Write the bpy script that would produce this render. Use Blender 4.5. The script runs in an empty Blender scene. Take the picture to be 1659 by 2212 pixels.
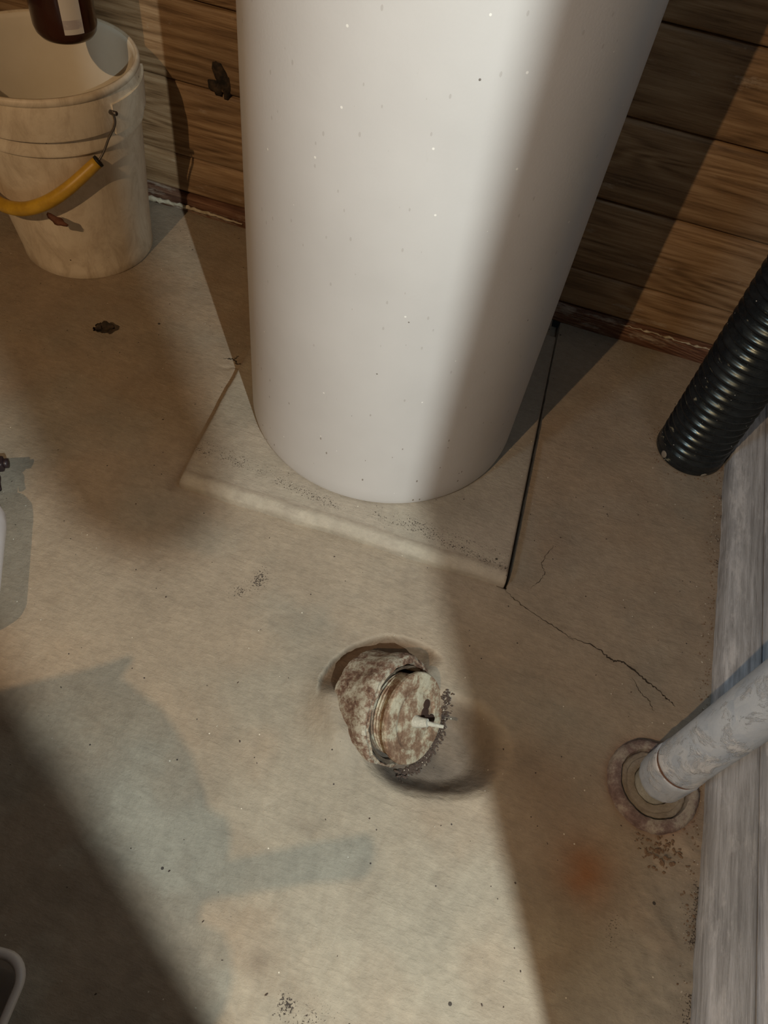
import bpy, bmesh, math, random
import numpy as np
from mathutils import Vector, Matrix
random.seed(7)
PI = math.pi
S = bpy.context.scene
COL = S.collection

# ------------------------------------------------------------------ camera
CAM_H = 1.05
F_PX, YAW, PITCH, ROLL = 1640.0, math.radians(-9.15), math.radians(53.9), math.radians(10.7)
fwd = Vector((math.sin(YAW)*math.cos(PITCH), math.cos(YAW)*math.cos(PITCH), -math.sin(PITCH)))
rt = Vector((math.cos(YAW), -math.sin(YAW), 0)); up = rt.cross(fwd)
r2 = rt*math.cos(ROLL) + up*math.sin(ROLL); u2 = -rt*math.sin(ROLL) + up*math.cos(ROLL)
cam = bpy.data.cameras.new('camera'); cam.sensor_fit = 'VERTICAL'; cam.sensor_height = 36
cam.lens = F_PX/2212*36; cam.clip_start = .01
co = bpy.data.objects.new('camera', cam); COL.objects.link(co)
m = Matrix((r2, u2, -fwd)).transposed().to_4x4(); m.translation = Vector((0, 0, CAM_H)); co.matrix_world = m
S.camera = co

# ------------------------------------------------------------------ world, lamps, exposure
w = bpy.data.worlds.new('world'); S.world = w; w.use_nodes = True
w.node_tree.nodes['Background'].inputs[0].default_value = (.5, .55, .6, 1)
w.node_tree.nodes['Background'].inputs[1].default_value = .002
def lamp(name, loc, energy, color, radius):
    l = bpy.data.lights.new(name, 'POINT'); l.energy = energy; l.color = color; l.shadow_soft_size = radius
    o = bpy.data.objects.new(name, l); o.location = loc; COL.objects.link(o); return o
lamp('cool_lamp', (.56, -.40, 1.40), 84, (.93, 1.0, .97), .006)       # bulb just past the doorway
lamp('warm_lamp', (-.79, -1.27, 2.2), 90, (1, .66, .37), .012)        # bare bulb at the ceiling behind
l = bpy.data.lights.new('daylight', 'AREA'); l.shape = 'RECTANGLE'; l.size = .3; l.size_y = .3
l.energy = 16; l.color = (.66, .84, 1)
o = bpy.data.objects.new('daylight', l); o.location = (-1.47, -1.5, 1.9)
o.rotation_euler = (Vector((.3, .8, 0)) - Vector(o.location)).to_track_quat('-Z', 'Y').to_euler(); COL.objects.link(o)
l = bpy.data.lights.new('cool_fill', 'AREA'); l.shape = 'RECTANGLE'; l.size = .22; l.size_y = .16  # added cool fill over the right side, no window stands here
l.energy = 1.0; l.color = (.70, .86, 1)
o = bpy.data.objects.new('cool_fill', l); o.location = (.47, .72, 1.62)
o.rotation_euler = (Vector((.25, .75, 0)) - Vector(o.location)).to_track_quat('-Z', 'Y').to_euler(); COL.objects.link(o)
vs = S.view_settings; vs.view_transform = 'Standard'; vs.look = 'None'; vs.exposure = .08; vs.gamma = 1
vs.use_curve_mapping = False

# ------------------------------------------------------------------ helpers
def vnoise(x, y, f, seed):
    rs = np.random.RandomState(seed); T = rs.rand(256, 256)
    X = np.asarray(x)*f + 57.3; Y = np.asarray(y)*f + 91.7
    xi = np.floor(X).astype(int); yi = np.floor(Y).astype(int); u = X-xi; v = Y-yi
    u = u*u*(3-2*u); v = v*v*(3-2*v); a = xi % 256; b = yi % 256; a1 = (a+1) % 256; b1 = (b+1) % 256
    return (T[a, b]*(1-u)+T[a1, b]*u)*(1-v)+(T[a, b1]*(1-u)+T[a1, b1]*u)*v
def fbm(x, y, f, seed, n=4):
    s = 0; a = .5
    for i in range(n): s = s + a*(vnoise(x, y, f*2**i, seed+i)-.5)*2; a *= .5
    return s
def sstep(a, b, x):
    t = np.clip((x-a)/(b-a), 0, 1); return t*t*(3-2*t)

def mesh_np(name, V, Q, mat, parent=None, smooth=True, color=None, mask=None):
    me = bpy.data.meshes.new(name); V = np.asarray(V, np.float32); Q = np.asarray(Q, np.int32)
    me.vertices.add(len(V)); me.vertices.foreach_set('co', V.ravel())
    k = Q.shape[1]; me.loops.add(Q.size); me.loops.foreach_set('vertex_index', Q.ravel())
    me.polygons.add(len(Q)); me.polygons.foreach_set('loop_start', np.arange(0, Q.size, k, dtype=np.int32))
    me.polygons.foreach_set('loop_total', np.full(len(Q), k, np.int32))
    me.polygons.foreach_set('use_smooth', np.full(len(Q), smooth)); me.update(calc_edges=True)
    if color is not None:
        a = me.color_attributes.new('tint', 'FLOAT_COLOR', 'POINT')
        a.data.foreach_set('color', np.c_[color, np.ones(len(V))].astype(np.float32).ravel())
    if mask is not None:
        a = me.attributes.new('specked', 'FLOAT', 'POINT'); a.data.foreach_set('value', np.clip(mask, 0, 1).astype(np.float32).ravel())
    me.materials.append(mat); o = bpy.data.objects.new(name, me); COL.objects.link(o); o.parent = parent; return o
def obj(name, bm, mat, parent=None, smooth=True):
    bmesh.ops.recalc_face_normals(bm, faces=bm.faces[:])
    me = bpy.data.meshes.new(name); bm.to_mesh(me); bm.free()
    for p in me.polygons: p.use_smooth = smooth
    me.materials.append(mat); o = bpy.data.objects.new(name, me); COL.objects.link(o); o.parent = parent; return o
def auto(o, deg=35):
    o.data.set_sharp_from_angle(angle=math.radians(deg)); return o
def box(bm, x0, x1, y0, y1, z0, z1, bevel=0, seg=2):
    r = bmesh.ops.create_cube(bm, size=1); vs_ = r['verts']
    for v in vs_: v.co = Vector(((x0+x1)/2+v.co.x*(x1-x0), (y0+y1)/2+v.co.y*(y1-y0), (z0+z1)/2+v.co.z*(z1-z0)))
    if bevel:
        es = list({e for v in vs_ for e in v.link_edges})
        bmesh.ops.bevel(bm, geom=es, offset=bevel, segments=seg, affect='EDGES', profile=.5)
def lathe(bm, prof, seg=96, cx=lambda z: 0, cy=lambda z: 0, wob=None, close=False):
    rings = []
    for r, z in prof:
        ring = []
        for i in range(seg):
            a = 2*PI*i/seg; rr = r + (wob(a, z) if wob else 0)
            ring.append(bm.verts.new((cx(z)+rr*math.cos(a), cy(z)+rr*math.sin(a), z)))
        rings.append(ring)
    pairs = list(zip(rings, rings[1:])) + ([(rings[-1], rings[0])] if close else [])
    for A, B in pairs:
        for i in range(seg): bm.faces.new((A[i], A[(i+1) % seg], B[(i+1) % seg], B[i]))
    return rings
def cap(bm, ring):
    bm.faces.new(ring)
def tube(bm, pts, rad, seg=14, caps=True):
    P = [Vector(p) for p in pts]; n = len(P); rad = rad if hasattr(rad, '__len__') else [rad]*n; rings = []
    T = [(P[min(i+1, n-1)]-P[max(i-1, 0)]).normalized() for i in range(n)]
    ref = Vector((0, 0, 1)) if abs(T[0].z) < .9 else Vector((1, 0, 0))
    N = T[0].cross(ref).normalized()
    for i in range(n):
        N = (N - T[i]*N.dot(T[i])).normalized(); B = T[i].cross(N)
        rings.append([bm.verts.new(P[i] + rad[i]*(math.cos(2*PI*k/seg)*N + math.sin(2*PI*k/seg)*B)) for k in range(seg)])
    for A, B in zip(rings, rings[1:]):
        for k in range(seg): bm.faces.new((A[k], A[(k+1) % seg], B[(k+1) % seg], B[k]))
    if caps: bm.faces.new(rings[0]); bm.faces.new(rings[-1])
def smooth_path(pts, n=8):
    P = [Vector(p) for p in pts]; P = [2*P[0]-P[1]]+P+[2*P[-1]-P[-2]]; out = []
    for i in range(1, len(P)-2):
        for k in range(n):
            t = k/n; a, b, c, d = P[i-1], P[i], P[i+1], P[i+2]
            out.append(.5*((2*b)+(c-a)*t+(2*a-5*b+4*c-d)*t*t+(3*b-a-3*c+d)*t**3))
    out.append(P[-2]); return out
def thing(name, label, cat, loc=(0, 0, 0), group=None):
    o = bpy.data.objects.new(name, None); COL.objects.link(o); o.location = loc
    o['label'] = label; o['category'] = cat
    if group: o['group'] = group
    return o
def tag(o, label, cat, group=None):
    o['label'] = label; o['category'] = cat
    if group: o['group'] = group
    return o
def struct(o): o['kind'] = 'structure'; return o
def rebase(root, parts):
    """put the parts, modelled in world metres, under an empty that stands at the thing's base"""
    inv = Matrix.Translation(-Vector(root.location))
    for p in parts:
        p.data.transform(inv); p.parent = root

# ------------------------------------------------------------------ materials
class NT:
    def __init__(s, name, rough=.6, metal=0.):
        s.m = bpy.data.materials.new(name); s.m.use_nodes = True; s.t = s.m.node_tree
        s.b = s.t.nodes['Principled BSDF']; s.b.inputs['Roughness'].default_value = rough; s.b.inputs['Metallic'].default_value = metal
        s.tc = s.t.nodes.new('ShaderNodeTexCoord')
    def n(s, typ, **kw):
        nd = s.t.nodes.new(typ)
        for k, v in kw.items(): setattr(nd, k, v)
        return nd
    def l(s, a, b): s.t.links.new(a, b)
    def mapping(s, scale, src='Object', loc=(0, 0, 0), rot=(0, 0, 0)):
        m = s.n('ShaderNodeMapping'); m.inputs['Scale'].default_value = scale; m.inputs['Location'].default_value = loc
        m.inputs['Rotation'].default_value = rot; s.l(s.tc.outputs[src], m.inputs['Vector']); return m.outputs[0]
    def noise(s, vec, scale, detail=6, rough=.6, dist=0):
        n = s.n('ShaderNodeTexNoise'); n.inputs['Scale'].default_value = scale; n.inputs['Detail'].default_value = detail
        n.inputs['Roughness'].default_value = rough; n.inputs['Distortion'].default_value = dist; s.l(vec, n.inputs['Vector']); return n.outputs['Fac']
    def ramp(s, fac, stops):
        r = s.n('ShaderNodeValToRGB'); e = r.color_ramp.elements
        while len(e) < len(stops): e.new(.5)
        for i, (p, c) in enumerate(stops):
            e[i].position = p; e[i].color = (*c, 1) if hasattr(c, '__len__') else (c, c, c, 1)
        s.l(fac, r.inputs[0]); return r.outputs[0]
    def mix(s, fac, a, b, mode='MIX'):
        n = s.n('ShaderNodeMix', data_type='RGBA', blend_type=mode)
        for sock, v in ((n.inputs[0], fac), (n.inputs[6], a), (n.inputs[7], b)):
            if isinstance(v, (int, float)): sock.default_value = v
            elif isinstance(v, tuple): sock.default_value = (*v, 1)
            else: s.l(v, sock)
        return n.outputs[2]
    def math(s, op, a, b=0.):
        n = s.n('ShaderNodeMath', operation=op)
        for sock, v in ((n.inputs[0], a), (n.inputs[1], b)):
            if isinstance(v, (int, float)): sock.default_value = v
            else: s.l(v, sock)
        return n.outputs[0]
    def color(s, c):
        if isinstance(c, tuple): s.b.inputs['Base Color'].default_value = (*c, 1)
        else: s.l(c, s.b.inputs['Base Color'])
    def rough(s, r): s.l(r, s.b.inputs['Roughness'])
    def bump(s, h, dist, strength=1.):
        prev = s.b.inputs['Normal'].links[0].from_socket if s.b.inputs['Normal'].links else None
        b = s.n('ShaderNodeBump'); b.inputs['Distance'].default_value = dist; b.inputs['Strength'].default_value = strength
        s.l(h, b.inputs['Height'])
        if prev: s.l(prev, b.inputs['Normal'])
        s.l(b.outputs[0], s.b.inputs['Normal'])
    def specks(s, vec, scale, radius, keep):
        """1 where a small random speck sits"""
        v = s.n('ShaderNodeTexVoronoi'); v.inputs['Scale'].default_value = scale; s.l(vec, v.inputs['Vector'])
        near = s.math('LESS_THAN', v.outputs['Distance'], radius)
        sep = s.n('ShaderNodeSeparateColor'); s.l(v.outputs['Color'], sep.inputs[0])
        return s.math('MULTIPLY', near, s.math('LESS_THAN', sep.outputs[0], keep))
def plain(name, c, rough=.6, metal=0.):
    a = NT(name, rough, metal); a.color(c); return a.m

def concrete(name):
    a = NT(name, .72); vec = a.mapping((1, 1, 1)); at = a.n('ShaderNodeAttribute', attribute_name='tint')
    f1 = a.noise(vec, 9, 8, .65); f2 = a.noise(vec, 70, 6, .7); f3 = a.noise(a.mapping((30, 110, 30), rot=(0, 0, .35)), 1.6, 5, .7, .6)
    c = a.mix(.55, at.outputs['Color'], a.ramp(f1, [(.3, .70), (.7, 1.22)]), 'MULTIPLY')
    c = a.mix(.45, c, a.ramp(f2, [(.28, .72), (.68, 1.2)]), 'MULTIPLY')
    c = a.mix(.30, c, a.ramp(f3, [(.35, .8), (.65, 1.15)]), 'MULTIPLY')
    c = a.mix(a.specks(vec, 42, .05, .35), c, (.05, .04, .035)); c = a.mix(a.specks(a.mapping((1, 1, 1), loc=(3, 1, 0)), 60, .06, .18), c, (.7, .66, .55))
    c = a.mix(a.specks(a.mapping((1, 1, 1), loc=(7, 2, 0)), 13, .035, .4), c, (.06, .05, .04))
    mk = a.n('ShaderNodeAttribute', attribute_name='specked').outputs['Fac']
    thr = a.math('SUBTRACT', a.noise(vec, 420, 3, .6), a.math('SUBTRACT', .68, a.math('MULTIPLY', mk, .24)))
    c = a.mix(a.math('MULTIPLY', a.ramp(thr, [(0., 0.), (.05, 1.)]), a.math('GREATER_THAN', mk, .04)), c, (.045, .034, .026))
    a.color(c); a.bump(f1, .005, .55); a.bump(f3, .0016, .7); a.bump(f2, .0014, .9); a.bump(a.noise(vec, 420, 3, .6), .0004, .7)
    return a.m
M_CONC = concrete('concrete')

def wood(name, dark, mid, light, along='x', scale=1., bump=.0012, wear=.0, wearc=(.5, .48, .44), rough=.6, fig=.16):
    a = NT(name, rough); oi = a.n('ShaderNodeObjectInfo')
    add = a.n('ShaderNodeVectorMath', operation='ADD'); comb = a.n('ShaderNodeCombineXYZ')
    mul = a.math('MULTIPLY', oi.outputs['Random'], 37.)
    a.l(mul, comb.inputs[0]); a.l(mul, comb.inputs[1]); a.l(mul, comb.inputs[2])
    a.l(a.tc.outputs['Object'], add.inputs[0]); a.l(comb.outputs[0], add.inputs[1])
    def mp(sc):
        m_ = a.n('ShaderNodeMapping'); a.l(add.outputs[0], m_.inputs[0])
        if along == 'y': sc = (sc[1], sc[0], sc[2])
        m_.inputs['Scale'].default_value = tuple(v*scale for v in sc); return m_.outputs[0]
    warp = a.noise(mp((1.0, 7, 8)), 1.0, 2, .4, .3)                      # cathedral figure: bands of a slow field
    band = a.math('SINE', a.math('MULTIPLY', warp, 120.)); band = a.math('ADD', a.math('MULTIPLY', band, .5), .5)
    fine = a.noise(mp((7, 130, 190)), 1.0, 7, .75, .15); blot = a.noise(mp((3, 9, 9)), 1.0, 5, .6)
    h = a.math('ADD', a.math('MULTIPLY', band, fig), a.math('MULTIPLY', fine, 1-fig*.8))
    c = a.ramp(h, [(.31, dark), (.5, mid), (.69, light)])
    c = a.mix(.6, c, a.ramp(blot, [(.3, .55), (.7, 1.25)]), 'MULTIPLY')
    if wear:
        wn = a.noise(mp((7, 26, 26)), 1.0, 7, .72); wf = a.ramp(wn, [(.62-wear*.25, 0.), (.74-wear*.2, 1.)])
        c = a.mix(a.math('MULTIPLY', wf, .8), c, wearc)
    a.color(c); a.bump(h, bump*1.5, 1.); a.bump(blot, .003, .5); return a.m
M_PLANK = wood('plank_wood', (.13, .076, .036), (.30, .19, .098), (.44, .31, .18), 'x', 1., .0007, .04, (.5, .42, .32), .5)
M_ROT = wood('rotted_wood', (.07, .028, .014), (.15, .065, .035), (.27, .15, .09), 'x', 1.4, .002, .3, (.52, .45, .36), .6)
M_SILL = wood('weathered_wood', (.30, .30, .31), (.52, .54, .56), (.72, .75, .79), 'y', 1.3, .0014, .4, (.82, .84, .86), .5, .05)
M_STUD = wood('stud_wood', (.12, .08, .04), (.25, .16, .09), (.36, .26, .15), 'y', 1., .001, 0)
M_DARK = plain('dark_backing', (.012, .010, .008), .9)
M_CRACK = plain('crack_shadow_dirt', (.035, .026, .018), .95)
a = NT('grey_wall_sheet', .8); v = a.mapping((1, 1, 1)); f = a.noise(v, 14, 7, .7)
a.color(a.ramp(f, [(.3, (.20, .19, .17)), (.7, (.42, .41, .38))])); a.bump(f, .004, .6); M_SHEET = a.m

M_BLOCK = plain('dark_stone', (.035, .030, .026), .9)
# ------------------------------------------------------------------ floor
YW = 1.391
def lines(lo, hi, fine0, fine1, step, coarse=.12):
    L = list(np.arange(lo, fine0, coarse)) + list(np.arange(fine0, fine1, step)) + list(np.arange(fine1, hi, coarse)) + [hi]
    return np.array(L)
ux = lines(-2.0, 2.0, -1.26, .56, .0026)
ux = np.unique(np.round(np.concatenate([ux, np.arange(.095, .122, .0009)]), 5))
uy = lines(-2.2, YW, -.20, YW-.001, .0026)
U, Yg = np.meshgrid(ux, uy, indexing='ij')
PAD_R0, PAD_SL = .107, -.0455
slant = PAD_SL*np.clip(Yg-.684, 0, .72); wgt = np.clip(1-(np.abs(U-.108)-.015)/.09, 0, 1)
Xg = U + slant*wgt
Zg = .0022*fbm(Xg, Yg, 4.5, 11) + .0009*fbm(Xg, Yg, 26, 21)
# trowel ridges running along the slab in front of the pad
Zg += .0006*fbm(Xg*.9+Yg*.4, Yg*4, 14, 31)*sstep(1.1, .5, Yg)
n0 = fbm(Xg, Yg, 28, 45)
# bowl broken out round the clean-out
ang = np.arctan2(Yg-.400, Xg-.062); Rb = .084 + .010*np.sin(ang*2+.6) + .006*fbm(Xg, Yg, 30, 41)
db = np.hypot((Xg-.062)*(1-.22*(Xg > .062)), Yg-.400)/Rb
Zg -= .042*sstep(1.0, .5, db) + .003*sstep(1.05, .96, db)
hubd = np.hypot(Xg+.004, Yg-.428); huba = np.degrees(np.arctan2(Yg-.428, Xg+.004)) % 360
hub_shade = sstep(60, 80, huba)*sstep(196, 172, huba)*sstep(.114+.005*n0, .110+.005*n0, hubd)                # crescent behind the hub, the ring's cast shadow put into shape and colour
Zg += .020*np.exp(-((hubd-.085)/.030)**2)*sstep(150, 190, huba)*sstep(265, 225, huba) - .016*hub_shade          # low mound hugging the hub
# gap beside the pad
xe = PAD_R0 + PAD_SL*(Yg-.684); gap = (Xg > xe-.012) & (Xg < xe+.0052+.0012*fbm(Xg*0, Yg, 45, 51)) & (Yg > .6845)
Zg = np.where(gap, -.022, Zg)
# spalled lumps by the sill and by the flange
Zg += .0035*fbm(Xg, Yg, 60, 61)*sstep(.34, .40, Xg)*sstep(.46, .36, Yg)*sstep(-.05, .1, Yg)
Zg -= .010*np.exp(-(np.hypot((Xg-.405)/.022, (Yg-.372)/.017))**2)
Zg -= .0035*np.exp(-(np.hypot((Xg+.500)/.02, (Yg-.97)/.010))**2)*sstep(.4, .65, vnoise(Xg, Yg, 70, 5))
def blob(x, y, r, ex=1.): return np.exp(-(np.hypot((Xg-x)*ex, Yg-y)/r)**2)
n1 = fbm(Xg, Yg, 2.2, 71); n2 = fbm(Xg, Yg, 7, 81); n3 = fbm(Xg, Yg, 22, 91)
base = np.stack([np.full_like(Xg, v) for v in (.345, .285, .212)], -1)
cool = np.array([.30, .275, .22]); warm = np.array([.34, .25, .165]); pale = np.array([.46, .43, .345]); dirt = np.array([.17, .13, .095])
def over(base, c, f): f = np.clip(f, 0, 1)[..., None]; return base*(1-f) + np.asarray(c)*f
base = over(base, cool, sstep(-.1, .5, n2+.3*n1)*.7)
base = over(base, warm, sstep(-.1, .45, -n1+.2*n3)*.6)
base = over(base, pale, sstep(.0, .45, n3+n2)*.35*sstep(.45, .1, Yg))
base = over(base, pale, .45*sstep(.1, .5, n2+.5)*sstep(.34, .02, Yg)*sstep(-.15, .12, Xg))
base = over(base, (.25, .235, .19), .5*blob(-.16, .47, .10)*sstep(-.3, .4, n2))
base = over(base, (.30, .11, .03), 1.05*blob(.301, .300, .033)*(.75+.5*n3))
base = over(base, (.30, .17, .09), .45*blob(.295, .305, .062)*(.75+.5*n3))
base = over(base, (.29, .19, .12), .30*blob(.16, .80, .05) + .3*blob(.24, .40, .05))
base = over(base, dirt, .5*blob(.2, .42, .03) + .55*blob(-.49, .223, .020) + .45*blob(-.06, .075, .012))
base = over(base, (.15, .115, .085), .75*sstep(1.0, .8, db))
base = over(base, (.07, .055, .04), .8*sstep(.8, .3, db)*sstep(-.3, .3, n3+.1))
base = over(base, (.12, .07, .035), .9*hub_shade)  # painted shade: brown stands in for the hub ring's cast shadow
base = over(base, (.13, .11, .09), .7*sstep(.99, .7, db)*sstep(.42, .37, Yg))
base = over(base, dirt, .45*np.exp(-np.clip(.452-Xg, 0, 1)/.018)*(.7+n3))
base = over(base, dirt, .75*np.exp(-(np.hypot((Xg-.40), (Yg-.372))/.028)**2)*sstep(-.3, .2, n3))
base = over(base, (.22, .12, .08), .5*np.exp(-(np.hypot(Xg-.378, Yg-.449)-.066).clip(0, 1)/.006))
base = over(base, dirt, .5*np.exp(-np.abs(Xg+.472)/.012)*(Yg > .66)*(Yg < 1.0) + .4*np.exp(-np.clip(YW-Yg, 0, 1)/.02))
mask = .8*blob(-.265, .555, .020, 1.3)*(n3 > -.1) + .7*blob(-.285, .525, .012) + .95*blob(-.013, .045, .012)*(n3 > -.3) + .5*blob(.02, .04, .02)*(n3 > .0) \
    + .9*blob(.385, .372, .018)*(n3 > -.2) + .75*np.exp(-np.clip(.450-Xg, 0, 1)/.010)*(n3 > .05) + .6*blob(.33, .255, .03)*(n3 > .1)
nx, ny = len(ux), len(uy)
idx = np.arange(nx*ny).reshape(nx, ny)
Q = np.stack([idx[:-1, :-1], idx[1:, :-1], idx[1:, 1:], idx[:-1, 1:]], -1).reshape(-1, 4)
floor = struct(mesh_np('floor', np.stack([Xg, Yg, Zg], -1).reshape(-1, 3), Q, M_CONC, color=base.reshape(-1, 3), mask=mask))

def crack(pts, w0, seed, depth=.0006):
    """thin irregular dark fissure lying in the slab"""
    rs = random.Random(seed); P = smooth_path([(x, y, 0) for x, y in pts], 10); bm = bmesh.new(); pl = []
    for i, p in enumerate(P):
        t = i/(len(P)-1); ww = w0*(.35+1.0*rs.random())*(min(1, 6*t, 6*(1-t))+.1)
        d = (P[min(i+1, len(P)-1)]-P[max(i-1, 0)]).normalized(); nrm = Vector((-d.y, d.x, 0)); off = nrm*rs.uniform(-1, 1)*.0016
        ix = min(np.searchsorted(uy, p.y), ny-1); jx = min(np.searchsorted(ux, p.x), nx-1); z = max(Zg[jx, ix], Zg[max(jx-1, 0), max(ix-1, 0)])+depth
        pl.append([bm.verts.new((p.x+off.x+s*nrm.x*ww, p.y+off.y+s*nrm.y*ww, z - (.0004 if s == 0 else 0))) for s in (-1, 0, 1)])
    for A, B in zip(pl, pl[1:]):
        for k in (0, 1): bm.faces.new((A[k], A[k+1], B[k+1], B[k]))
    return obj('crack', bm, M_CRACK, floor)
crack([(.109, .682), (.144, .664), (.194, .647), (.234, .633)], .0005, 1)
crack([(.225, .637), (.271, .634), (.295, .622), (.317, .624), (.348, .609), (.371, .598), (.390, .587), (.401, .580)], .0011, 2)
crack([(-.525, .985), (-.505, .990), (-.495, .982), (-.480, .984)], .0013, 3)
crack([(-.505, .990), (-.500, 1.003)], .0010, 4)
crack([(.150, .70), (.165, .735), (.158, .76), (.17, .80)], .0004, 5)
crack([(.33, .605), (.345, .585), (.36, .575), (.37, .56)], .0004, 6)

# ------------------------------------------------------------------ back wall of planks
bm = bmesh.new(); box(bm, -2.0, 2.0, YW+.028, YW+.08, 0, 2.4); wall_back = struct(obj('wall_back', bm, M_DARK, smooth=False))
def board(x0, x1, z0, z1, seed, mat=M_PLANK, name='plank', rough=.0012, thick=.026, parent=wall_back, out=0.):
    nxs, nzs = 110, 10; rs = seed; xs = np.linspace(x0, x1, nxs); V = []
    for x in xs:
        e0 = rough*float(fbm(x, seed, 9, rs)); e1 = rough*float(fbm(x, seed+3.7, 9, rs+5))
        prof = [(thick, 0.), (.004, 0), (.0012, .003), (0, .007)] + [(0, None)]*(nzs-8) + [(0, -.007), (.0012, -.003), (.004, 0.), (thick, 0.)]
        zz0, zz1 = z0+e0, z1+e1; k = 0
        for j, (dy, dz) in enumerate(prof):
            if dz is None: k += 1; z = zz0+.007+(zz1-zz0-.014)*k/(nzs-7)
            elif j < 4: z = zz0+dz
            else: z = zz1+dz
            V.append((x, YW+dy-out+rough*.6*float(fbm(x, z*8, 3, rs+9, 2)), z))
    n = len(prof); I = np.arange(nxs*n).reshape(nxs, n)
    Q = np.stack([I[:-1, :-1], I[1:, :-1], I[1:, 1:], I[:-1, 1:]], -1).reshape(-1, 4)
    return mesh_np(name, V, Q, mat, parent)
zj = [.044, .131, .2855, .4365, .585, .735, .885, 1.035, 1.185, 1.335, 1.485, 1.635, 1.785, 1.935, 2.085, 2.235, 2.385]
for i in range(len(zj)-1):
    g = .0006 if i == 0 else .0022
    board(-2.0, .515, zj[i]+(.0008 if i < 2 else .0022), zj[i+1]-(.0008 if i == 0 else .0022), 11+i*3, out=.0015*((i*7) % 3))
board(-2.0, .515, -.004, .043, 5, M_ROT, 'bottom_strip', .005, .03, out=.008)
# knot broken out of the third plank, dark shards round a hole
a = NT('knot_bark', .85); f = a.noise(a.mapping((60, 60, 60)), 1, 5); a.color(a.ramp(f, [(.4, (.008, .006, .004)), (.7, (.07, .045, .025))])); M_KNOT = a.m
bm = bmesh.new()
for x, z, rx, rz, t in [(-.694, .318, .016, .030, .3), (-.712, .300, .012, .014, 0), (-.703, .280+.012, .011, .013, .6), (-.683, .300, .011, .022, -.2), (-.699, .335, .010, .012, 0)]:
    s = bmesh.ops.create_icosphere(bm, subdivisions=2, radius=1)['verts']
    for v_ in s:
        k = 1+.25*math.sin(9*v_.co.x+5*v_.co.z+x*90)
        X, Z = v_.co.x*rx*k, v_.co.z*rz*k
        v_.co = Vector((x+X*math.cos(t)-Z*math.sin(t), YW-.0005+v_.co.y*.006, z+X*math.sin(t)+Z*math.cos(t)))
obj('knot', bm, M_KNOT, wall_back)
# pale crust left where the bottom strip meets the slab
a = NT('lime_crust', .9); f = a.noise(a.mapping((50, 50, 50)), 1, 6); a.color(a.ramp(f, [(.3, (.30, .24, .15)), (.6, (.62, .57, .44))])); a.bump(f, .004); M_CRUST = a.m
bm = bmesh.new(); pts = [(x, YW-.011, .008+.003*random.random()+.006*max(0, math.sin((x+.93)*9))) for x in np.linspace(-.93, -.66, 40)]
tube(bm, pts, [max(.0012, .0065*(1-.75*(i/39))*(.6+.7*random.random())) for i in range(40)], 8); obj('lime_crust', bm, M_CRUST, wall_back)
bm = bmesh.new(); pts = [(x, YW-.010, .040+.004*random.random()) for x in np.linspace(.20, .47, 46)]
tube(bm, pts, [max(.0008, .0035*random.random()) for i in range(46)], 6); obj('splinter_edge', bm, M_CRUST, wall_back)

# ------------------------------------------------------------------ right side: sill board, sheet wall, doorway
def sill(name, x0, x1, y0, y1, h, mat, seed):
    ys = np.linspace(y0, y1, 320); V = []
    for y in ys:
        e = .0035*float(fbm(y, seed, 7, seed)) + .0015*float(fbm(y, seed, 40, seed+2))
        t = .0012*float(fbm(y, seed+9, 12, seed+4))
        for x, z in [(x0+e, -.03), (x0+e, .012), (x0+e*.7+.0005, h*.72), (x0+e*.4+.004, h*.93), (x0+.010, h+t), (x0+.03, h+t*.5-.0006), (x1-.008, h+t), (x1-.002, h-.003), (x1, h-.006), (x1, -.03)]:
            V.append((x, y, z))
    n = 10; I = np.arange(len(ys)*n).reshape(len(ys), n)
    Q = np.stack([I[:-1, :-1], I[1:, :-1], I[1:, 1:], I[:-1, 1:]], -1).reshape(-1, 4)
    return mesh_np(name, V, Q, mat)
struct(sill('trim_1', .452, .5135, -.19, YW, .038, M_SILL, 3))
struct(sill('trim_2', .5145, .56, -.19, YW, .045, M_SILL, 8))
bm = bmesh.new(); box(bm, .545, .60, -.19, YW+.02, .03, 2.4, .002); wr = struct(obj('wall_right', bm, M_SHEET, smooth=False))
bm = bmesh.new(); box(bm, .459, .60, -.212, -.191, 0, 2.4, .001); struct(obj('trim_3', bm, M_BLOCK, smooth=False))
bm = bmesh.new(); box(bm, .3953, .4253, -1.05, -.3138, .005, 2.05, .001); dr = struct(obj('standin_door', bm, M_BLOCK, smooth=False))  # unseen leaf added to block the cool lamp at lower left
bm = bmesh.new(); bmesh.ops.create_uvsphere(bm, u_segments=20, v_segments=12, radius=.026, matrix=Matrix.Translation((.365, -.38, .95)))
tube(bm, [(.397, -.38, .95), (.370, -.38, .95)], .010); obj('standin_knob', bm, plain('brass', (.5, .36, .14), .3, 1.), dr)
# rest of the room
for nm, b in (('wall_left', (-2.06, -2.0, -2.2, YW+.03)), ('wall_far_right', (2.0, 2.06, -2.2, YW+.03)), ('wall_front', (-2.0, 2.0, -2.26, -2.2))):
    bm = bmesh.new(); box(bm, *b, 0, 2.4); struct(obj(nm, bm, M_BLOCK, smooth=False))
bm = bmesh.new(); box(bm, -2.06, 2.06, -2.26, YW+.08, 2.4, 2.46); struct(obj('ceiling', bm, M_DARK, smooth=False))

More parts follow.
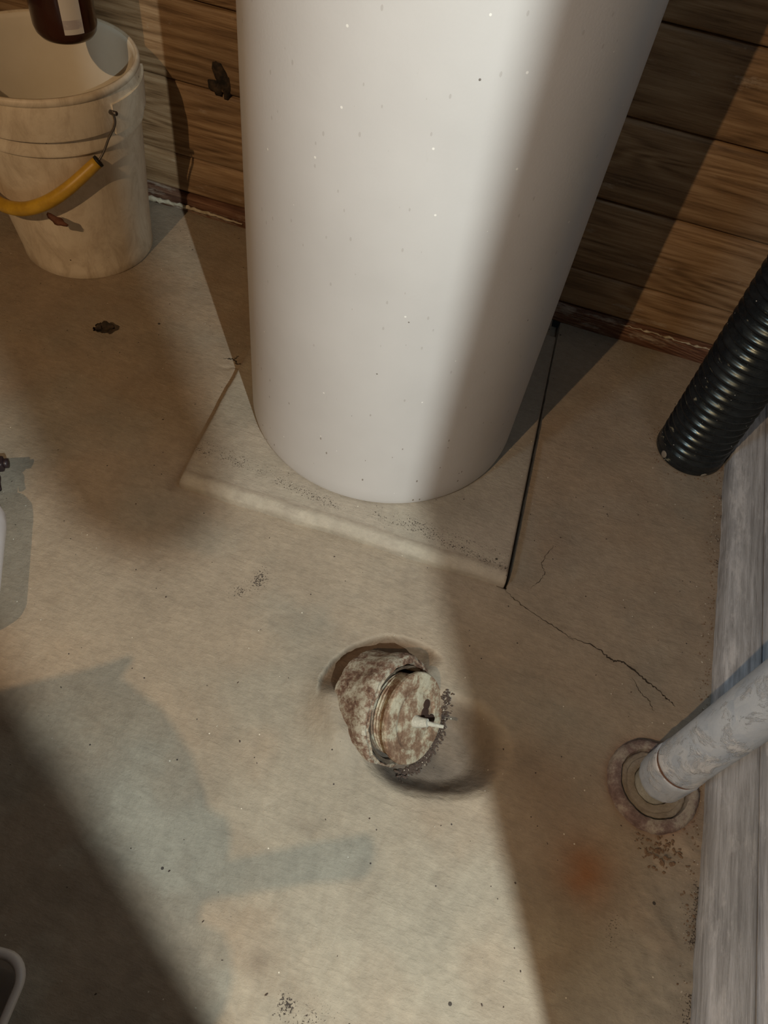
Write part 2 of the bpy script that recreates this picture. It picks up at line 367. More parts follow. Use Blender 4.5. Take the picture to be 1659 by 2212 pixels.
# ------------------------------------------------------------------ concrete pad under the tank
ns, nt = 270, 300; PH = .022
sx = np.r_[0, .0008, .003, np.linspace(.008, .992, ns-6), .997, .9992, 1]
ty = np.r_[0, 0, .004, .016, .026, np.linspace(.034, 1, nt-5)]
Sx, Ty = np.meshgrid(sx, ty, indexing='ij')
yf = .673 + .012*Sx + .0036*fbm(Sx*.57, Sx*0, 9, 201) + .0012*fbm(Sx*.57, Sx*0, 50, 207)
lip = (.9+.5*fbm(Sx*.57, Sx*0, 11, 211))
Yp = yf + np.where(Ty <= .034, Ty*lip*.50, Ty*.62)
xl = np.interp(Yp, [.67, .95, 1.30], [-.460, -.478, -.500]) + .0018*fbm(Yp, Yp*0, 30, 221); xr = PAD_R0 + PAD_SL*(Yp-.684)
Xp = xl + (xr-xl)*Sx
Zp = PH + .0010*fbm(Xp, Yp, 7, 231) + .0004*fbm(Xp, Yp, 40, 241)
Zp[:, 4] -= .0012; Zp[:, 3] -= .0045+.002*fbm(Sx, Ty, 30, 251)[:, 3]; Zp[:, 2] = .0145; Zp[:, 1] = .009; Zp[:, 0] = -.010
Zp[0, :] = -.012; Zp[1, 1:] = np.minimum(Zp[1, 1:], PH-.006); Zp[2, 1:] -= .001
Zp[-1, :] = -.024; Zp[-2, 1:] = np.minimum(Zp[-2, 1:], PH-.004)
for q in (-1,): Zp[:, q] = -.01
Xg0, Yg0 = Xg, Yg; Xg, Yg = Xp, Yp
n2 = fbm(Xp, Yp, 7, 261); n3 = fbm(Xp, Yp, 24, 271)
pc = np.stack([np.full_like(Xp, v) for v in (.375, .328, .262)], -1)
pc = over(pc, (.31, .285, .225), sstep(-.1, .5, n2)*.6); pc = over(pc, (.42, .38, .30), sstep(.1, .5, n3)*.4)
pits = sstep(-.5, .1, n3)*(np.exp(-((Yp-(.715+.05*(.1-Xp)+.02*n2))/.012)**2)+.55*np.exp(-((Yp-(.735+.05*(.1-Xp)))/.006)**2))
pc = over(pc, (.46, .42, .33), .4*(Yp-yf < .017)*sstep(-.4, .1, n3+.2))
pc = over(pc, (.17, .12, .08), .5*np.exp(-np.clip(Yp*0+(Xp-xl), 0, 1)/.006)+.45*np.exp(-np.clip(xr-Xp, 0, 1)/.004)+.35*np.exp(-((Yp-yf-.021)/.004)**2))
I = np.arange(Xp.size).reshape(Xp.shape)
Q = np.stack([I[:-1, :-1], I[1:, :-1], I[1:, 1:], I[:-1, 1:]], -1).reshape(-1, 4)
Xg, Yg = Xg0, Yg0
pad = tag(mesh_np('concrete_pad', np.stack([Xp, Yp, Zp], -1).reshape(-1, 3), Q, M_CONC, color=pc.reshape(-1, 3), mask=pits*.55),
          'square raised concrete pad with chipped pale front edge under the white tank', 'pad')

# ------------------------------------------------------------------ tank
a = NT('tank_enamel', .38); v = a.mapping((1, 1, 1)); f = a.noise(v, 3, 4); f2 = a.noise(v, 260, 3, .6)
c = a.ramp(f, [(.3, (.53, .515, .50)), (.7, (.61, .595, .58))])
low = a.n('ShaderNodeSeparateXYZ'); a.l(a.tc.outputs['Object'], low.inputs[0])
lowf = a.ramp(a.math('MULTIPLY', low.outputs[2], 2.2), [(.05, 1.), (.6, .25)])
mk = a.math('MULTIPLY', a.specks(v, 34, .045, .22), .8)
mk2 = a.math('MULTIPLY', a.specks(a.mapping((1, 1, .5), loc=(4, 0, 1)), 95, .13, .22), lowf)
mk3 = a.math('MULTIPLY', a.specks(a.mapping((1, 1, 1), loc=(1, 5, 1)), 70, .10, .08), 1.)
c = a.mix(mk, c, (.10, .075, .06)); c = a.mix(mk2, c, (.22, .18, .15)); c = a.mix(mk3, c, (.82, .80, .76))
scr = a.ramp(a.noise(a.mapping((60, 60, 14), loc=(2, 2, 2)), 1, 6, .7, 1.5), [(.70, 0.), (.73, .35)])
c = a.mix(a.math('MULTIPLY', scr, lowf), c, (.3, .26, .22)); a.color(c); a.bump(f2, .0004, .35); M_TANK = a.m
TX, TY, TR = -.198, .983, .241
prof = [(.01, .024), (TR-.012, .024), (TR-.004, .0245), (TR-.0015, .026), (TR-.0008, .030)] + [(TR, z) for z in np.linspace(.034, 1.30, 60)] + \
       [(TR-.012, 1.335), (TR-.05, 1.37), (TR-.12, 1.395), (.04, 1.405)]
bm = bmesh.new(); R_ = lathe(bm, prof, 160); cap(bm, R_[0]); cap(bm, R_[-1]); body = auto(obj('body', bm, M_TANK), 40)
t = thing('water_tank', 'large tall white enamelled cylinder tank standing on the concrete pad', 'tank', (TX, TY, .022))
body.data.transform(Matrix.Translation((0, 0, -.022))); body.parent = t
for sx_ in (-1, 1):
    bm = bmesh.new(); tube(bm, [(sx_*.1, 0, 1.36), (sx_*.1, 0, 1.50)], .013); obj('pipe_nipple', bm, plain('nipple_metal', (.4, .4, .4), .4, 1.), t)

# ------------------------------------------------------------------ cast iron clean-out set at a slant in the floor
def rusty(name, cols, rough=.8, scale=38):
    a = NT(name, rough); v = a.mapping((1, 1, 1)); f = a.noise(v, scale, 9, .78, .15); g = a.noise(v, scale*5, 5, .75)
    c = a.ramp(f, cols); c = a.mix(.5, c, a.ramp(g, [(.3, .6), (.7, 1.25)]), 'MULTIPLY'); a.color(c); a.bump(f, .003, .6); a.bump(g, .0012, .8); return a.m
M_RING = rusty('crusted_iron', [(.36, (.07, .035, .022)), (.47, (.20, .12, .08)), (.55, (.38, .34, .26)), (.68, (.54, .52, .43))], .85, 60)
M_PLUG = rusty('plug_iron', [(.34, (.12, .06, .035)), (.47, (.26, .17, .11)), (.55, (.46, .42, .31)), (.64, (.52, .49, .38)), (.74, (.38, .19, .08))], .7, 30)
M_BORE = rusty('bore_iron', [(.3, (.06, .04, .028)), (.7, (.22, .18, .13))], .6, 60)
M_WHITE = rusty('white_crust', [(.3, (.42, .42, .35)), (.7, (.68, .68, .60))], .7, 90)
nrm = Vector((.80, -.20, .556)).normalized(); e1 = Vector((0, 1, .0)); e1 = (e1-nrm*e1.dot(nrm)).normalized(); e2 = nrm.cross(e1)
capc = Vector((.0315, .420, .012))
def slant_m(off=0.): mm = Matrix((e2*-1, e1, nrm)).transposed().to_4x4(); mm.translation = capc+nrm*off; return mm
dt = thing('floor_cleanout', 'rusty round iron drain clean-out with a slanted plug, sunk in the floor before the tank', 'drain', tuple(capc))
def dpart(name, bm, mat, off=0., parent=dt, deg=30):
    mm = slant_m(off); mm.translation = nrm*off; bmesh.ops.transform(bm, matrix=mm, verts=bm.verts[:]); return auto(obj(name, bm, mat, parent), deg)
wob = lambda k: (lambda a_, z: k*(math.sin(3*a_+1)+.6*math.sin(7*a_+z*90)+.5*math.sin(13*a_+z*60)+.35*math.sin(23*a_-z*200)+.3*math.sin(37*a_+z*130)))
bm = bmesh.new(); lathe(bm, [(.070, -.012), (.0715, .000), (.0725, .0025), (.075, .0005), (.078, .0012), (.0825, -.002), (.0845, -.008), (.083, -.022), (.080, -.032), (.078, -.07), (.070, -.06)], 160, wob=wob(.0013), close=True)
dpart('hub_ring', bm, M_RING, -.025)
bm = bmesh.new(); R_ = lathe(bm, [(.0705, -.004), (.0655, -.006), (.0645, -.012), (.066, -.014), (.0645, -.017), (.066, -.020), (.0645, -.023), (.066, -.026), (.0645, -.03), (.064, -.055)], 80); cap(bm, R_[-1]); dpart('threaded_bore', bm, M_BORE, -.021)
bm = bmesh.new(); prof = [(.056, -.045)]
for k in range(6): prof += [(.0565, -.040+k*.005), (.0585, -.0375+k*.005)]
R_ = lathe(bm, prof+[(.0575, -.009), (.0635, -.008), (.0655, -.006), (.0658, -.001), (.0645, .0012), (.060, .0018), (.0445, .0018), (.042, .0002), (.037, -.0002), (.034, .0008), (.012, .0014), (.002, .0014)], 96, wob=wob(.0003))
cap(bm, R_[-1]); cap(bm, R_[0]); plug = dpart('plug', bm, M_PLUG)
bm = bmesh.new(); s = lathe(bm, [(.017, .001), (.0165, .004), (.0155, .0045), (.012, .0048)], 5); cap(bm, s[-1]); bmesh.ops.translate(bm, verts=bm.verts[:], vec=(.002, -.016, 0)); 
# socket: three dark lobes of the broken wrench lug
bm.clear()
for dx, dy, r_ in ((.008, .028, .0075), (.013, .017, .0085), (.034, .017, .0085), (.024, .015, .005)):
    s = lathe(bm, [(r_, .0008), (r_, .0018), (r_*.8, .0022)], 22); cap(bm, s[-1])
    for ring in s:
        for v_ in ring: v_.co.x += dx; v_.co.y += dy
dpart('wrench_socket', bm, plain('rust_hole', (.035, .016, .010), .9), parent=plug)
bm = bmesh.new(); tube(bm, [(.002, -.003, 0), (.003, -.002, .010), (.004, .001, .020)], [.0095, .0075, .006], 12); tube(bm, [(.004, .000, .014), (.010, .003, .026), (.017, .007, .038)], [.004, .003, .0025], 10); dpart('crusted_screw', bm, M_WHITE, parent=plug)

# ------------------------------------------------------------------ galvanised pipe and its floor flange
PX, PY = .377, .447
M_FL = rusty('flange_iron', [(.34, (.12, .075, .07)), (.48, (.22, .16, .145)), (.58, (.38, .34, .29)), (.7, (.46, .43, .36))], .75, 30)
M_COLLAR = rusty('collar_mortar', [(.3, (.24, .20, .16)), (.7, (.36, .33, .27))], .8, 40)
a = NT('galvanised', .5, .25); v = a.mapping((1, 1, .6)); vo = a.n('ShaderNodeTexVoronoi'); vo.inputs['Scale'].default_value = 70; a.l(v, vo.inputs['Vector'])
f = a.noise(a.mapping((1, 1, .5)), 22, 7, .7, .4); g = a.noise(v, 120, 5, .7); crust = a.ramp(a.noise(a.mapping((1, 1, .7), loc=(3, 0, 0)), 26, 7, .75, .5), [(.52, 0.), (.62, 1.)])
c = a.ramp(f, [(.3, (.52, .61, .72)), (.7, (.74, .83, .93))]); bwn = a.n('ShaderNodeRGBToBW'); a.l(vo.outputs['Color'], bwn.inputs[0]); c = a.mix(.3, c, bwn.outputs[0], 'SOFT_LIGHT'); c = a.mix(a.math('MULTIPLY', crust, .7), c, (.88, .91, .94))
a.color(c); a.bump(crust, .0022, .8); a.bump(g, .001, .7); M_GALV = a.m
pt = thing('standpipe', 'thick galvanised grey pipe with white crust rising from a flange beside the sill board', 'pipe', (PX, PY, 0))
bm = bmesh.new(); lathe(bm, [(.047, -.02), (.0475, .008), (.049, .012), (.054, .0135), (.060, .012), (.0645, .007), (.065, -.02)], 80, wob=wob(.0006), close=True); auto(obj('flange', bm, M_FL, pt), 50)
bm = bmesh.new(); R_ = lathe(bm, [(.0468, -.01), (.0465, .0045), (.044, .0065), (.039, .0055), (.0385, .0085), (.034, .0095), (.028, .008), (.027, .004)], 72, wob=wob(.0005)); auto(obj('mortar_collar', bm, M_COLLAR, pt), 50)
bm = bmesh.new(); lathe(bm, [(.0265, .0), (.0268, .036), (.029, .040)], 60, wob=wob(.0003)); obj('pipe_stub', bm, M_WHITE, pt)
bm = bmesh.new(); lathe(bm, [(.0270, .036), (.0315, .037), (.0335, .040), (.0340, .046), (.0338, .088), (.0345, .093), (.0335, .097), (.0312, .098)], 72, wob=wob(.0004)); cpl = auto(obj('coupling', bm, M_GALV, pt), 50)
bm = bmesh.new(); lathe(bm, [(.0318, .0965), (.0322, .100), (.0318, .1035)], 72); obj('rust_seam', bm, rusty('seam_rust', [(.3, (.13, .06, .04)), (.7, (.26, .15, .10))]), pt)
bm = bmesh.new(); lathe(bm, [(.0316, .1035), (.0332, .105), (.0335, .110), (.0325, .116), (.0322, .125)] + [(.0322, z) for z in np.linspace(.15, 2.38, 30)], 72, wob=wob(.0002)); auto(obj('riser', bm, M_GALV, pt), 50)

# ------------------------------------------------------------------ black corrugated pipe
a = NT('black_corrugated', .22); v = a.mapping((1, 1, 1.6)); f = a.noise(v, 26, 6, .75)
d_ = a.ramp(a.noise(a.mapping((1, 1, 2.6)), 34, 4, .6), [(.66, 0.), (.70, .8)])
c = a.mix(a.math('MULTIPLY', a.ramp(f, [(.45, 0.), (.8, 1.)]), .35), (.011, .013, .016), (.06, .068, .075))
c = a.mix(d_, c, (.26, .25, .18)); c = a.mix(a.specks(v, 110, .12, .12), c, (.5, .5, .46)); a.color(c)
a.rough(a.ramp(f, [(.3, .16), (.7, .42)])); a.b.inputs['Specular Tint'].default_value = (.85, 1, .92, 1); M_HOSE = a.m
HX, HY = .382, 1.119; prof = [(.056, .002), (.063, .002), (.064, .006), (.064, .026), (.0632, .030)]; z = .031; pitch = .0178
while z < 2.3:
    prof += [(.0592, z+.002), (.0588, z+.0045), (.0600, z+.0065), (.0635, z+.0085), (.0645, z+.0112), (.0640, z+.0140), (.0612, z+.0162)]; z += pitch
bm = bmesh.new(); lathe(bm, prof + [(.05, z)], 84); hz = auto(obj('tube', bm, M_HOSE), 70)
ht = thing('corrugated_pipe', 'black ribbed plastic drain pipe standing upright in the corner by the sill board', 'pipe', (HX, HY, 0)); hz.parent = ht
bm = bmesh.new(); lathe(bm, [(.0642, .003), (.0648, .005), (.0648, .012), (.0642, .014)], 84); obj('end_collar', bm, M_HOSE, ht)
bm = bmesh.new(); s = bmesh.ops.create_icosphere(bm, subdivisions=2, radius=1)['verts']
for v_ in s: a0 = -2.45+v_.co.x*.11; r_ = .0648+v_.co.y*.0008; v_.co = Vector((r_*math.cos(a0), r_*math.sin(a0), .012+v_.co.z*.008))
obj('mortar_smear', bm, M_COLLAR, ht)
bm = bmesh.new(); s = bmesh.ops.create_icosphere(bm, subdivisions=2, radius=1)['verts']
for v_ in s: a0 = -1.08+v_.co.x*.10; r_ = .0648+v_.co.y*.0008; v_.co = Vector((r_*math.cos(a0), r_*math.sin(a0), .006+v_.co.z*.0045))
obj('mortar_smear', bm, M_COLLAR, ht)

# ------------------------------------------------------------------ bucket
a = NT('dirty_white_plastic', .5); v = a.mapping((1, 1, 1)); f = a.noise(v, 7, 8, .7, .5); g = a.noise(a.mapping((1, 1, .5)), 22, 7, .75, .8)
c = a.ramp(f, [(.3, (.62, .52, .38)), (.7, (.83, .75, .60))]); c = a.mix(a.math('MULTIPLY', a.ramp(g, [(.46, 0.), (.68, 1.)]), .6), c, (.42, .32, .21))
c = a.mix(a.specks(v, 50, .09, .10), c, (.12, .09, .06)); a.color(c); a.bump(g, .0006, .5); M_BUCK = a.m
a = NT('inside_plastic', .45); f = a.noise(a.mapping((1, 1, 1)), 5, 5); a.color(a.ramp(f, [(.3, (.74, .68, .55)), (.7, (.84, .79, .68))])); M_BIN = a.m
BX, BY, HB = -.930, 1.195, .37
bcx = lambda z: -.023*z/HB; bcy = lambda z: .008*z/HB
rb = lambda z: .131 + .0375*min(z, .40)/HB
bt = thing('bucket', 'big dirty white plastic bucket with yellow-gripped handle in the left corner', 'bucket', (BX, BY, .001))
bm = bmesh.new(); prof = [(.122, .002), (.128, .0), (.131, .004)] + [(rb(z)-.002, z) for z in np.linspace(.02, .27, 12)] + [(rb(.275)+.003, .272), (rb(.28)+.0035, .277), (rb(.29), .283), (rb(.30), .30), (rb(.302)+.007, .302), (rb(.305)+.0075, .306), (rb(.33)+.006, .330), (rb(.35)+.0035, .355), (rb(.36)+.001, .360), (rb(.37), .368), (rb(.37)-.002, .3705)]
lathe(bm, prof, 110, bcx, bcy); body = auto(obj('body', bm, M_BUCK, bt), 45)
bm = bmesh.new(); lathe(bm, [(rb(.37)-.002, .3705), (rb(.37)-.006, .369), (rb(.36)-.0075, .362)] + [(rb(z)-.006, z) for z in np.linspace(.34, .02, 12)] + [(.118, .010), (.002, .008)], 110, bcx, bcy); obj('inner_wall', bm, M_BIN, bt)
bm = bmesh.new(); lathe(bm, [(rb(.362)+.001, .359), (rb(.366)+.0035, .362), (rb(.37)+.0035, .368), (rb(.37)+.001, .3725), (rb(.37)-.003, .3725), (rb(.37)-.0045, .369)], 110, bcx, bcy); obj('rim', bm, M_BUCK, bt)
# ear flange on the right that carries the wire
def sector(bm, a0, a1, r_in, r_out, z0, z1, n=20):
    G = [[bm.verts.new((bcx(z)+r*math.cos(a_), bcy(z)+r*math.sin(a_), z)) for (r, z) in ((r_in(z0), z0), (r_out(z0), z0), (r_out(z1), z1), (r_in(z1), z1))] for a_ in np.linspace(a0, a1, n)]
    for A, B in zip(G, G[1:]):
        for k in range(4): bm.faces.new((A[k], A[(k+1) % 4], B[(k+1) % 4], B[k]))
    bm.faces.new(G[0]); bm.faces.new(G[-1])
for a0 in (-.30, PI-.30-.25):
    bm = bmesh.new(); sector(bm, a0, a0+.95, lambda z: rb(z), lambda z: rb(z)+.0085, .292, .345)
    auto(obj('ear_flange', bm, M_BUCK, bt), 30)
M_WIRE = plain('wire', (.16, .14, .12), .45, .9)
a = NT('yellow_grip', .42); f = a.noise(a.mapping((1, 1, 1)), 24, 6, .7); a.color(a.ramp(f, [(.3, (.42, .23, .02)), (.65, (.66, .40, .035))])); M_YEL = a.m
loc = lambda p: (p[0]-BX, p[1]-BY, p[2]-.001)
G = [(-.803, 1.103, .262), (-.845, 1.060, .222), (-.887, 1.038, .192), (-.934, 1.029, .172), (-.988, 1.038, .163), (-1.04, 1.068, .170), (-1.080, 1.112, .200)]
bm = bmesh.new(); tube(bm, [loc(p) for p in smooth_path([(-.779, 1.140, .342), (-.776, 1.136, .322), (-.786, 1.126, .300), (-.803, 1.103, .262)]+G[1:]+[(-1.118, 1.19, .28), (-1.13, 1.235, .335)], 8)], .0021, 8)
tube(bm, [loc(p) for p in ((-.790, 1.148, .334), (-.772, 1.138, .340))], .004, 8)
hd = obj('handle_wire', bm, M_WIRE, bt)
bm = bmesh.new(); gp = smooth_path([loc(p) for p in G], 8); n_ = len(gp); tube(bm, gp, [.0105+.0022*math.sin(PI*i/(n_-1)) for i in range(n_)], 20); gr = obj('grip', bm, M_YEL, hd)
bm = bmesh.new(); d = (Vector(gp[0])-Vector(gp[1])).normalized(); tube(bm, [Vector(gp[0])-d*.001, Vector(gp[0])+d*.0035], .0108, 20); obj('grip_end', bm, plain('black_end', (.01, .01, .01), .6), gr)
# dried leaf caught between bucket and handle
a = NT('dry_leaf', .7); f = a.noise(a.mapping((1, 1, 1)), 60, 5); a.color(a.ramp(f, [(.3, (.22, .08, .045)), (.7, (.42, .21, .13))])); M_LEAF = a.m
def leaf(bm, c, ax, bx, L_, W_, curl, n=9):
    c = Vector(c); ax = Vector(ax).normalized(); bx = Vector(bx); bx = (bx-ax*bx.dot(ax)).normalized(); nz = ax.cross(bx); rows = []
    for i in range(n):
        t_ = i/(n-1); ww = W_*math.sin(PI*min(.97, t_*.93+.05))**.8*(1+.2*math.sin(t_*14))
        rows.append([bm.verts.new(c+ax*L_*(t_-.5)+bx*ww*s_+nz*curl*(s_*s_+.5*math.sin(3*t_))) for s_ in (-1, -.5, 0, .5, 1)])
    for A, B in zip(rows, rows[1:]):
        for k in range(4): bm.faces.new((A[k], A[k+1], B[k+1], B[k]))
    bmesh.ops.solidify(bm, geom=bm.faces[:], thickness=.0006)
bm = bmesh.new(); leaf(bm, (-.866, 1.038, .168), (.6, .3, -.55), (.2, -.1, .8), .040, .011, .004)
tag(obj('dried_leaf', bm, M_LEAF), 'reddish dried leaf caught on the bucket under its yellow handle grip', 'leaf')
bm = bmesh.new(); leaf(bm, (-.757, .957, .008), (.9, .5, .1), (-.4, .9, .2), .036, .013, .006); leaf(bm, (-.770, .955, .006), (.9, -.3, .2), (.3, .9, .3), .020, .010, .005)
tag(obj('dried_leaf', bm, M_KNOT), 'dark crumpled dead leaf lying alone on the floor in front of the bucket', 'leaf')

# ------------------------------------------------------------------ brown bottle hanging above the bucket
a = NT('brown_plastic', .25); f = a.noise(a.mapping((1, 1, 1)), 8, 4); a.color(a.ramp(f, [(.3, (.030, .008, .005)), (.7, (.055, .016, .010))])); a.b.inputs['Coat Weight'].default_value = .3; M_BROWN = a.m
AX, AY, AZ, AR = -.900, 1.225, .405, .053
bt2 = thing('brown_bottle', 'dark brown bottle with a white paper label hanging above the open bucket', 'bottle', (AX, AY, AZ))
bm = bmesh.new(); R_ = lathe(bm, [(.004, .006), (.026, .004), (.036, .000), (.045, .003), (.0505, .010), (.053, .020), (.053, .15), (.050, .17), (.038, .195), (.022, .21), (.018, .215), (.018, .235)], 72); cap(bm, R_[0]); cap(bm, R_[-1]); auto(obj('body', bm, M_BROWN, bt2), 50)
a = NT('white_label', .5); f = a.noise(a.mapping((1, 1, 1)), 45, 3); zz = a.n('ShaderNodeSeparateXYZ'); a.l(a.tc.outputs['Object'], zz.inputs[0])
mk = a.math('MULTIPLY', a.math('LESS_THAN', a.math('ABSOLUTE', a.math('SUBTRACT', zz.outputs[2], .036)), .007), a.ramp(f, [(.38, 0.), (.55, .55)]))
a.color(a.mix(mk, (.78, .76, .72), (.36, .30, .36))); M_LAB = a.m
bm = bmesh.new(); rows = []
for a_ in np.linspace(-1.02, -.40, 14): rows.append([bm.verts.new((.0536*math.cos(a_), .0536*math.sin(a_), z_)) for z_ in (.021, .06, .10, .14)])
for A, B in zip(rows, rows[1:]):
    for k in range(3): bm.faces.new((A[k], A[k+1], B[k+1], B[k]))
obj('label', bm, M_LAB, bt2)
bm = bmesh.new(); tube(bm, [(0, 0, .233), (0, 0, .262)], .021, 24); obj('cap', bm, plain('black_cap', (.015, .015, .015), .4), bt2)
bm = bmesh.new(); tube(bm, smooth_path([(0, -.02, .225), (0, -.026, .27), (0, 0, .335), (0, .026, .27), (0, .02, .225)]), .002, 8); obj('hanging_wire', bm, M_WIRE, bt2)
hk = bmesh.new(); tube(hk, smooth_path([(AX, YW+.004, .742), (AX, YW-.05, .740), (AX, AY+.02, .736), (AX, AY-.012, .738), (AX, AY-.02, .755)]), .004, 10)
lathe_ = bmesh.ops.create_cube(hk, size=1)['verts']
for v_ in lathe_: v_.co = Vector((AX+v_.co.x*.03, YW-.003+v_.co.y*.008, .742+v_.co.z*.06))
tag(obj('wall_hook', hk, M_WIRE), 'long dark metal wall hook holding up the brown bottle', 'hook')

# ------------------------------------------------------------------ spray bottle lying at the left
a = NT('white_bottle', .35); f = a.noise(a.mapping((1, 1, 1)), 10, 4); a.color(a.ramp(f, [(.3, (.58, .55, .55)), (.7, (.70, .67, .68))])); M_WB = a.m
M_BLK = plain('black_trigger', (.022, .014, .017), .4)
sb = thing('spray_bottle', 'white spray bottle with black trigger head lying at the left edge of the floor', 'bottle', (-.604, .311, 0))
ax_ = Vector((-.48, .877, 0)).normalized(); sd = Vector((.877, .48, 0)).normalized()
def lie(bm, z0=.0465):
    mm = Matrix((sd, Vector((0, 0, 1)), ax_)).transposed().to_4x4(); mm.translation = Vector((0, 0, z0)); bmesh.ops.transform(bm, matrix=mm, verts=bm.verts[:])
bm = bmesh.new(); R_ = lathe(bm, [(.01, .003), (.036, .0), (.043, .005), (.046, .014), (.0455, .17), (.043, .19), (.034, .207), (.022, .22), (.016, .228), (.0155, .24)], 60); cap(bm, R_[0]); cap(bm, R_[-1]); lie(bm); auto(obj('body', bm, M_WB, sb), 50)
bm = bmesh.new(); R_ = lathe(bm, [(.016, .222), (.0205, .224), (.0215, .25), (.018, .256), (.011, .262)], 30); cap(bm, R_[0]); cap(bm, R_[-1]); lie(bm); obj('collar', bm, M_BLK, sb)
bm = bmesh.new(); box(bm, -.016, .016, -.012, .012, .262, .298, .004); box(bm, .008, .034, -.010, .010, .278, .299, .004); tube(bm, [(.032, 0, .289), (.040, 0, .289)], .008, 14); lie(bm); hd_ = obj('spray_head', bm, M_BLK, sb)
bm = bmesh.new(); tube(bm, smooth_path([(.018, 0, .276), (.026, 0, .262), (.027, 0, .250), (.030, 0, .236)]), .0048, 10); lie(bm); obj('trigger', bm, M_BLK, hd_)

# ------------------------------------------------------------------ clear plastic tray, lower left
a = NT('clear_plastic', .12); a.color((.86, .86, .88)); a.b.inputs['Transmission Weight'].default_value = .75; a.b.inputs['IOR'].default_value = 1.45; M_CLR = a.m
def rrect(x0, x1, y0, y1, r, n=8):
    P = []
    for cx_, cy_, a0 in ((x1-r, y1-r, 0), (x0+r, y1-r, PI/2), (x0+r, y0+r, PI), (x1-r, y0+r, 1.5*PI)):
        for k in range(n+1): a_ = a0+PI/2*k/n; P.append((cx_+r*math.cos(a_), cy_+r*math.sin(a_)))
    return P
def loft(bm, loops, close_last=True):
    L_ = [[bm.verts.new((x, y, z_)) for x, y in lp] for lp, z_ in loops]
    for A, B in zip(L_, L_[1:]):
        for k in range(len(A)): bm.faces.new((A[k], A[(k+1) % len(A)], B[(k+1) % len(A)], B[k]))
    if close_last: bm.faces.new(L_[0]); bm.faces.new(L_[-1])
tr = thing('plastic_tray', 'shallow clear plastic tray with rounded corner at the lower left edge of the floor', 'tray', (-.380, -.112, 0))
bm = bmesh.new(); sz = lambda d, r: rrect(-.098+d, .098-d, -.098+d, .098-d, r)
loft(bm, [(sz(.012, .02), .002), (sz(.004, .024), .050), (sz(.002, .026), .052), (sz(.006, .022), .052), (sz(.014, .02), .005)])
tb = auto(obj('body', bm, M_CLR, tr), 40)
bm = bmesh.new(); loft(bm, [(sz(.004, .024), .050), (sz(-.002, .029), .050), (sz(-.005, .031), .054), (sz(-.002, .029), .058), (sz(.003, .026), .058), (sz(.006, .022), .052), (sz(.004, .024), .050)], False)
obj('rolled_rim', bm, plain('frosted_rim', (.62, .60, .58), .3), tr)
tr.rotation_euler = (0, 0, .10)

# ------------------------------------------------------------------ unseen stand-ins added to cast shadows into the frame
hp = bmesh.new(); lathe(hp, [(.001, 1.211), (.009, 1.212), (.0135, 1.216), (.0165, 1.222), (.0178, 1.231), (.0178, 2.39)], 40)
for v_ in hp.verts: v_.co.x += .424; v_.co.y += -.266
tag(obj('shadow_caster_pipe', hp, plain('caster_black', (.03, .03, .03), .5)), 'unseen pipe-shaped shadow caster added in the doorway', 'pipe')  # added blocker, its rounded end casts the soft shadow left of the pad
outl = [(-.90, -.33), (-.616, -.259), (-.597, -.245), (-.554, -.214), (-.539, -.201), (-.525, -.188), (-.519, -.191), (-.521, -.211), (-.499, -.218), (-.472, -.225), (-.432, -.251), (-.406, -.276),
        (-.395, -.291), (-.376, -.294), (-.368, -.303), (-.362, -.321), (-.372, -.335), (-.376, -.340), (-.364, -.372), (-.344, -.372), (-.332, -.382), (-.323, -.398), (-.320, -.416), (-.322, -.429), (-.335, -.47), (-.37, -.53), (-.90, -.60)]
st = thing('standin_stool', 'unseen stool-shaped stand-in added to cast shadows on the floor', 'stool', (-.62, -.40, 0))  # unseen stand-in added to carry the shadow outline
bm = bmesh.new(); lo = [bm.verts.new((x+.62, y+.40, .715)) for x, y in outl]; hi_ = [bm.verts.new((x+.62, y+.40, .750)) for x, y in outl]
bm.faces.new(lo); bm.faces.new(hi_)
for k in range(len(lo)): bm.faces.new((lo[k], lo[(k+1) % len(lo)], hi_[(k+1) % len(lo)], hi_[k]))
obj('shadow_cutout', bm, plain('canvas', (.3, .26, .2), .9), st, smooth=False)  # flat outline shaped for the shadow it casts from the warm lamp
bm = bmesh.new(); box(bm, -.24, .20, -.14, .10, .68, .714, .004); obj('seat', bm, M_STUD, st, smooth=False)
bm = bmesh.new(); box(bm, -.36, .24, -.06, -.04, .02, .68, .002); obj('blocker_board', bm, M_STUD, st, smooth=False)  # added board that keeps the daylight lamp off the lower-left floor
for sx_ in (-.22, .18):
    for sy_ in (-.12, .08):
        bm = bmesh.new(); box(bm, sx_-.018, sx_+.018, sy_-.018, sy_+.018, 0, .68); obj('leg', bm, M_STUD, st, smooth=False)
hm = bmesh.new(); tube(hm, [(-.50, -.425, .770), (-.376, -.356, .768), (-.30, -.314, .768), (-.262, -.296, .768)], [.012, .0125, .014, .016], 14)
tag(obj('shadow_bar', hm, M_STUD), 'unseen round wooden bar added over the stool to cast its shadow', 'handle')  # added bar, placed for its shadow across the lower floor
bm = bmesh.new(); box(bm, -1.62, -1.02, -.68, -.65, 0, 2.39); tag(obj('blocker_panel', bm, M_STUD, smooth=False), 'unseen tall wooden panel added near the left wall to block light', 'panel')  # added blocker, keeps the daylight lamp off the left floor

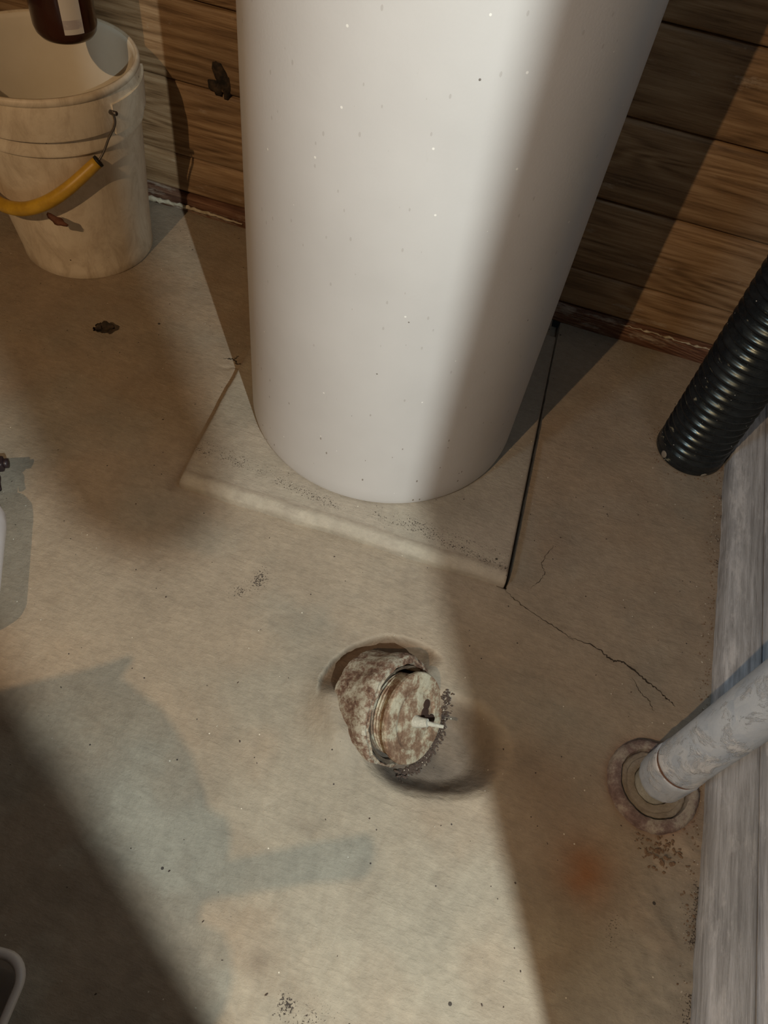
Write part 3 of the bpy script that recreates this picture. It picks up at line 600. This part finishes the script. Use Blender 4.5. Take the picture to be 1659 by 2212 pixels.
# ------------------------------------------------------------------ grit, crumbs and flakes
def grit(name, n, place, r0, r1, mat, parent, seed):
    rs = random.Random(seed); bm = bmesh.new()
    for _ in range(n):
        x, y, z_ = place(rs); r = rs.uniform(r0, r1)
        s = bmesh.ops.create_icosphere(bm, subdivisions=1, radius=r)['verts']; ang = rs.uniform(0, PI); sx_, sy_, sz_ = rs.uniform(.5, 1.6), rs.uniform(.4, 1), rs.uniform(.25, .7)
        for v_ in s:
            q = Vector((v_.co.x*sx_, v_.co.y*sy_, v_.co.z*sz_)); q *= rs.uniform(.75, 1.2)
            v_.co = Vector((x+q.x*math.cos(ang)-q.y*math.sin(ang), y+q.x*math.sin(ang)+q.y*math.cos(ang), z_+q.z))
    o_ = obj(name, bm, mat, parent, smooth=False); o_['kind'] = 'stuff'; return o_
def zat(x, y):
    i = min(int(np.searchsorted(ux, x)), nx-1); j = min(int(np.searchsorted(uy, y)), ny-1); return float(Zg[i, j])
M_G1 = plain('pale_grit', (.50, .46, .38), .8); M_G2 = plain('dark_grit', (.07, .05, .04), .9); M_G3 = plain('brown_grit', (.20, .13, .08), .9)
def near_plug(rs):
    while True:
        t_ = rs.uniform(0, 2*PI); q = capc + (e1*math.cos(t_) - e2*math.sin(t_))*(.066+abs(rs.gauss(0, .007)))
        if q.z < -.012: return q.x+rs.gauss(0, .002), q.y+rs.gauss(0, .002), zat(q.x, q.y)+.0015
grit('grit', 700, near_plug, .0008, .0026, M_G2, floor, 1); grit('pale_grit', 60, near_plug, .0006, .0016, M_G1, floor, 2)
def by_sill(rs):
    y = rs.uniform(.2, 1.3); x = .449-abs(rs.gauss(0, .010)); return x, y, zat(x, y)+.0006
grit('sill_grit', 320, by_sill, .0006, .0020, M_G3, floor, 3); grit('sill_pale_grit', 90, by_sill, .0005, .0014, M_G1, floor, 4)
def by_flange(rs):
    x = .400+rs.gauss(0, .016); y = .368+rs.gauss(0, .012); return x, y, zat(x, y)+.001
grit('crumbs', 90, by_flange, .001, .0035, M_G3, floor, 5)
def anywhere(rs):
    while True:
        x = rs.uniform(-1.1, .44); y = rs.uniform(-.05, 1.36)
        if math.hypot(x-TX, y-TY) > .25 and not (-.52 < x < .13 and .66 < y < 1.32) and math.hypot(x-.04, y-.41) > .1: return x, y, zat(x, y)+.0004
grit('scattered_grit', 260, anywhere, .0004, .0016, M_G2, floor, 6); grit('scattered_pale_grit', 220, anywhere, .0004, .0013, M_G1, floor, 7)
def hose_foot(rs):
    a_ = rs.uniform(0, 2*PI); r = .066+abs(rs.gauss(0, .010)); x = min(HX+r*math.cos(a_), .448); y = HY+r*math.sin(a_); return x, y, zat(x, y)+.0005
grit('hose_grit', 120, hose_foot, .0005, .0020, M_G3, floor, 8)
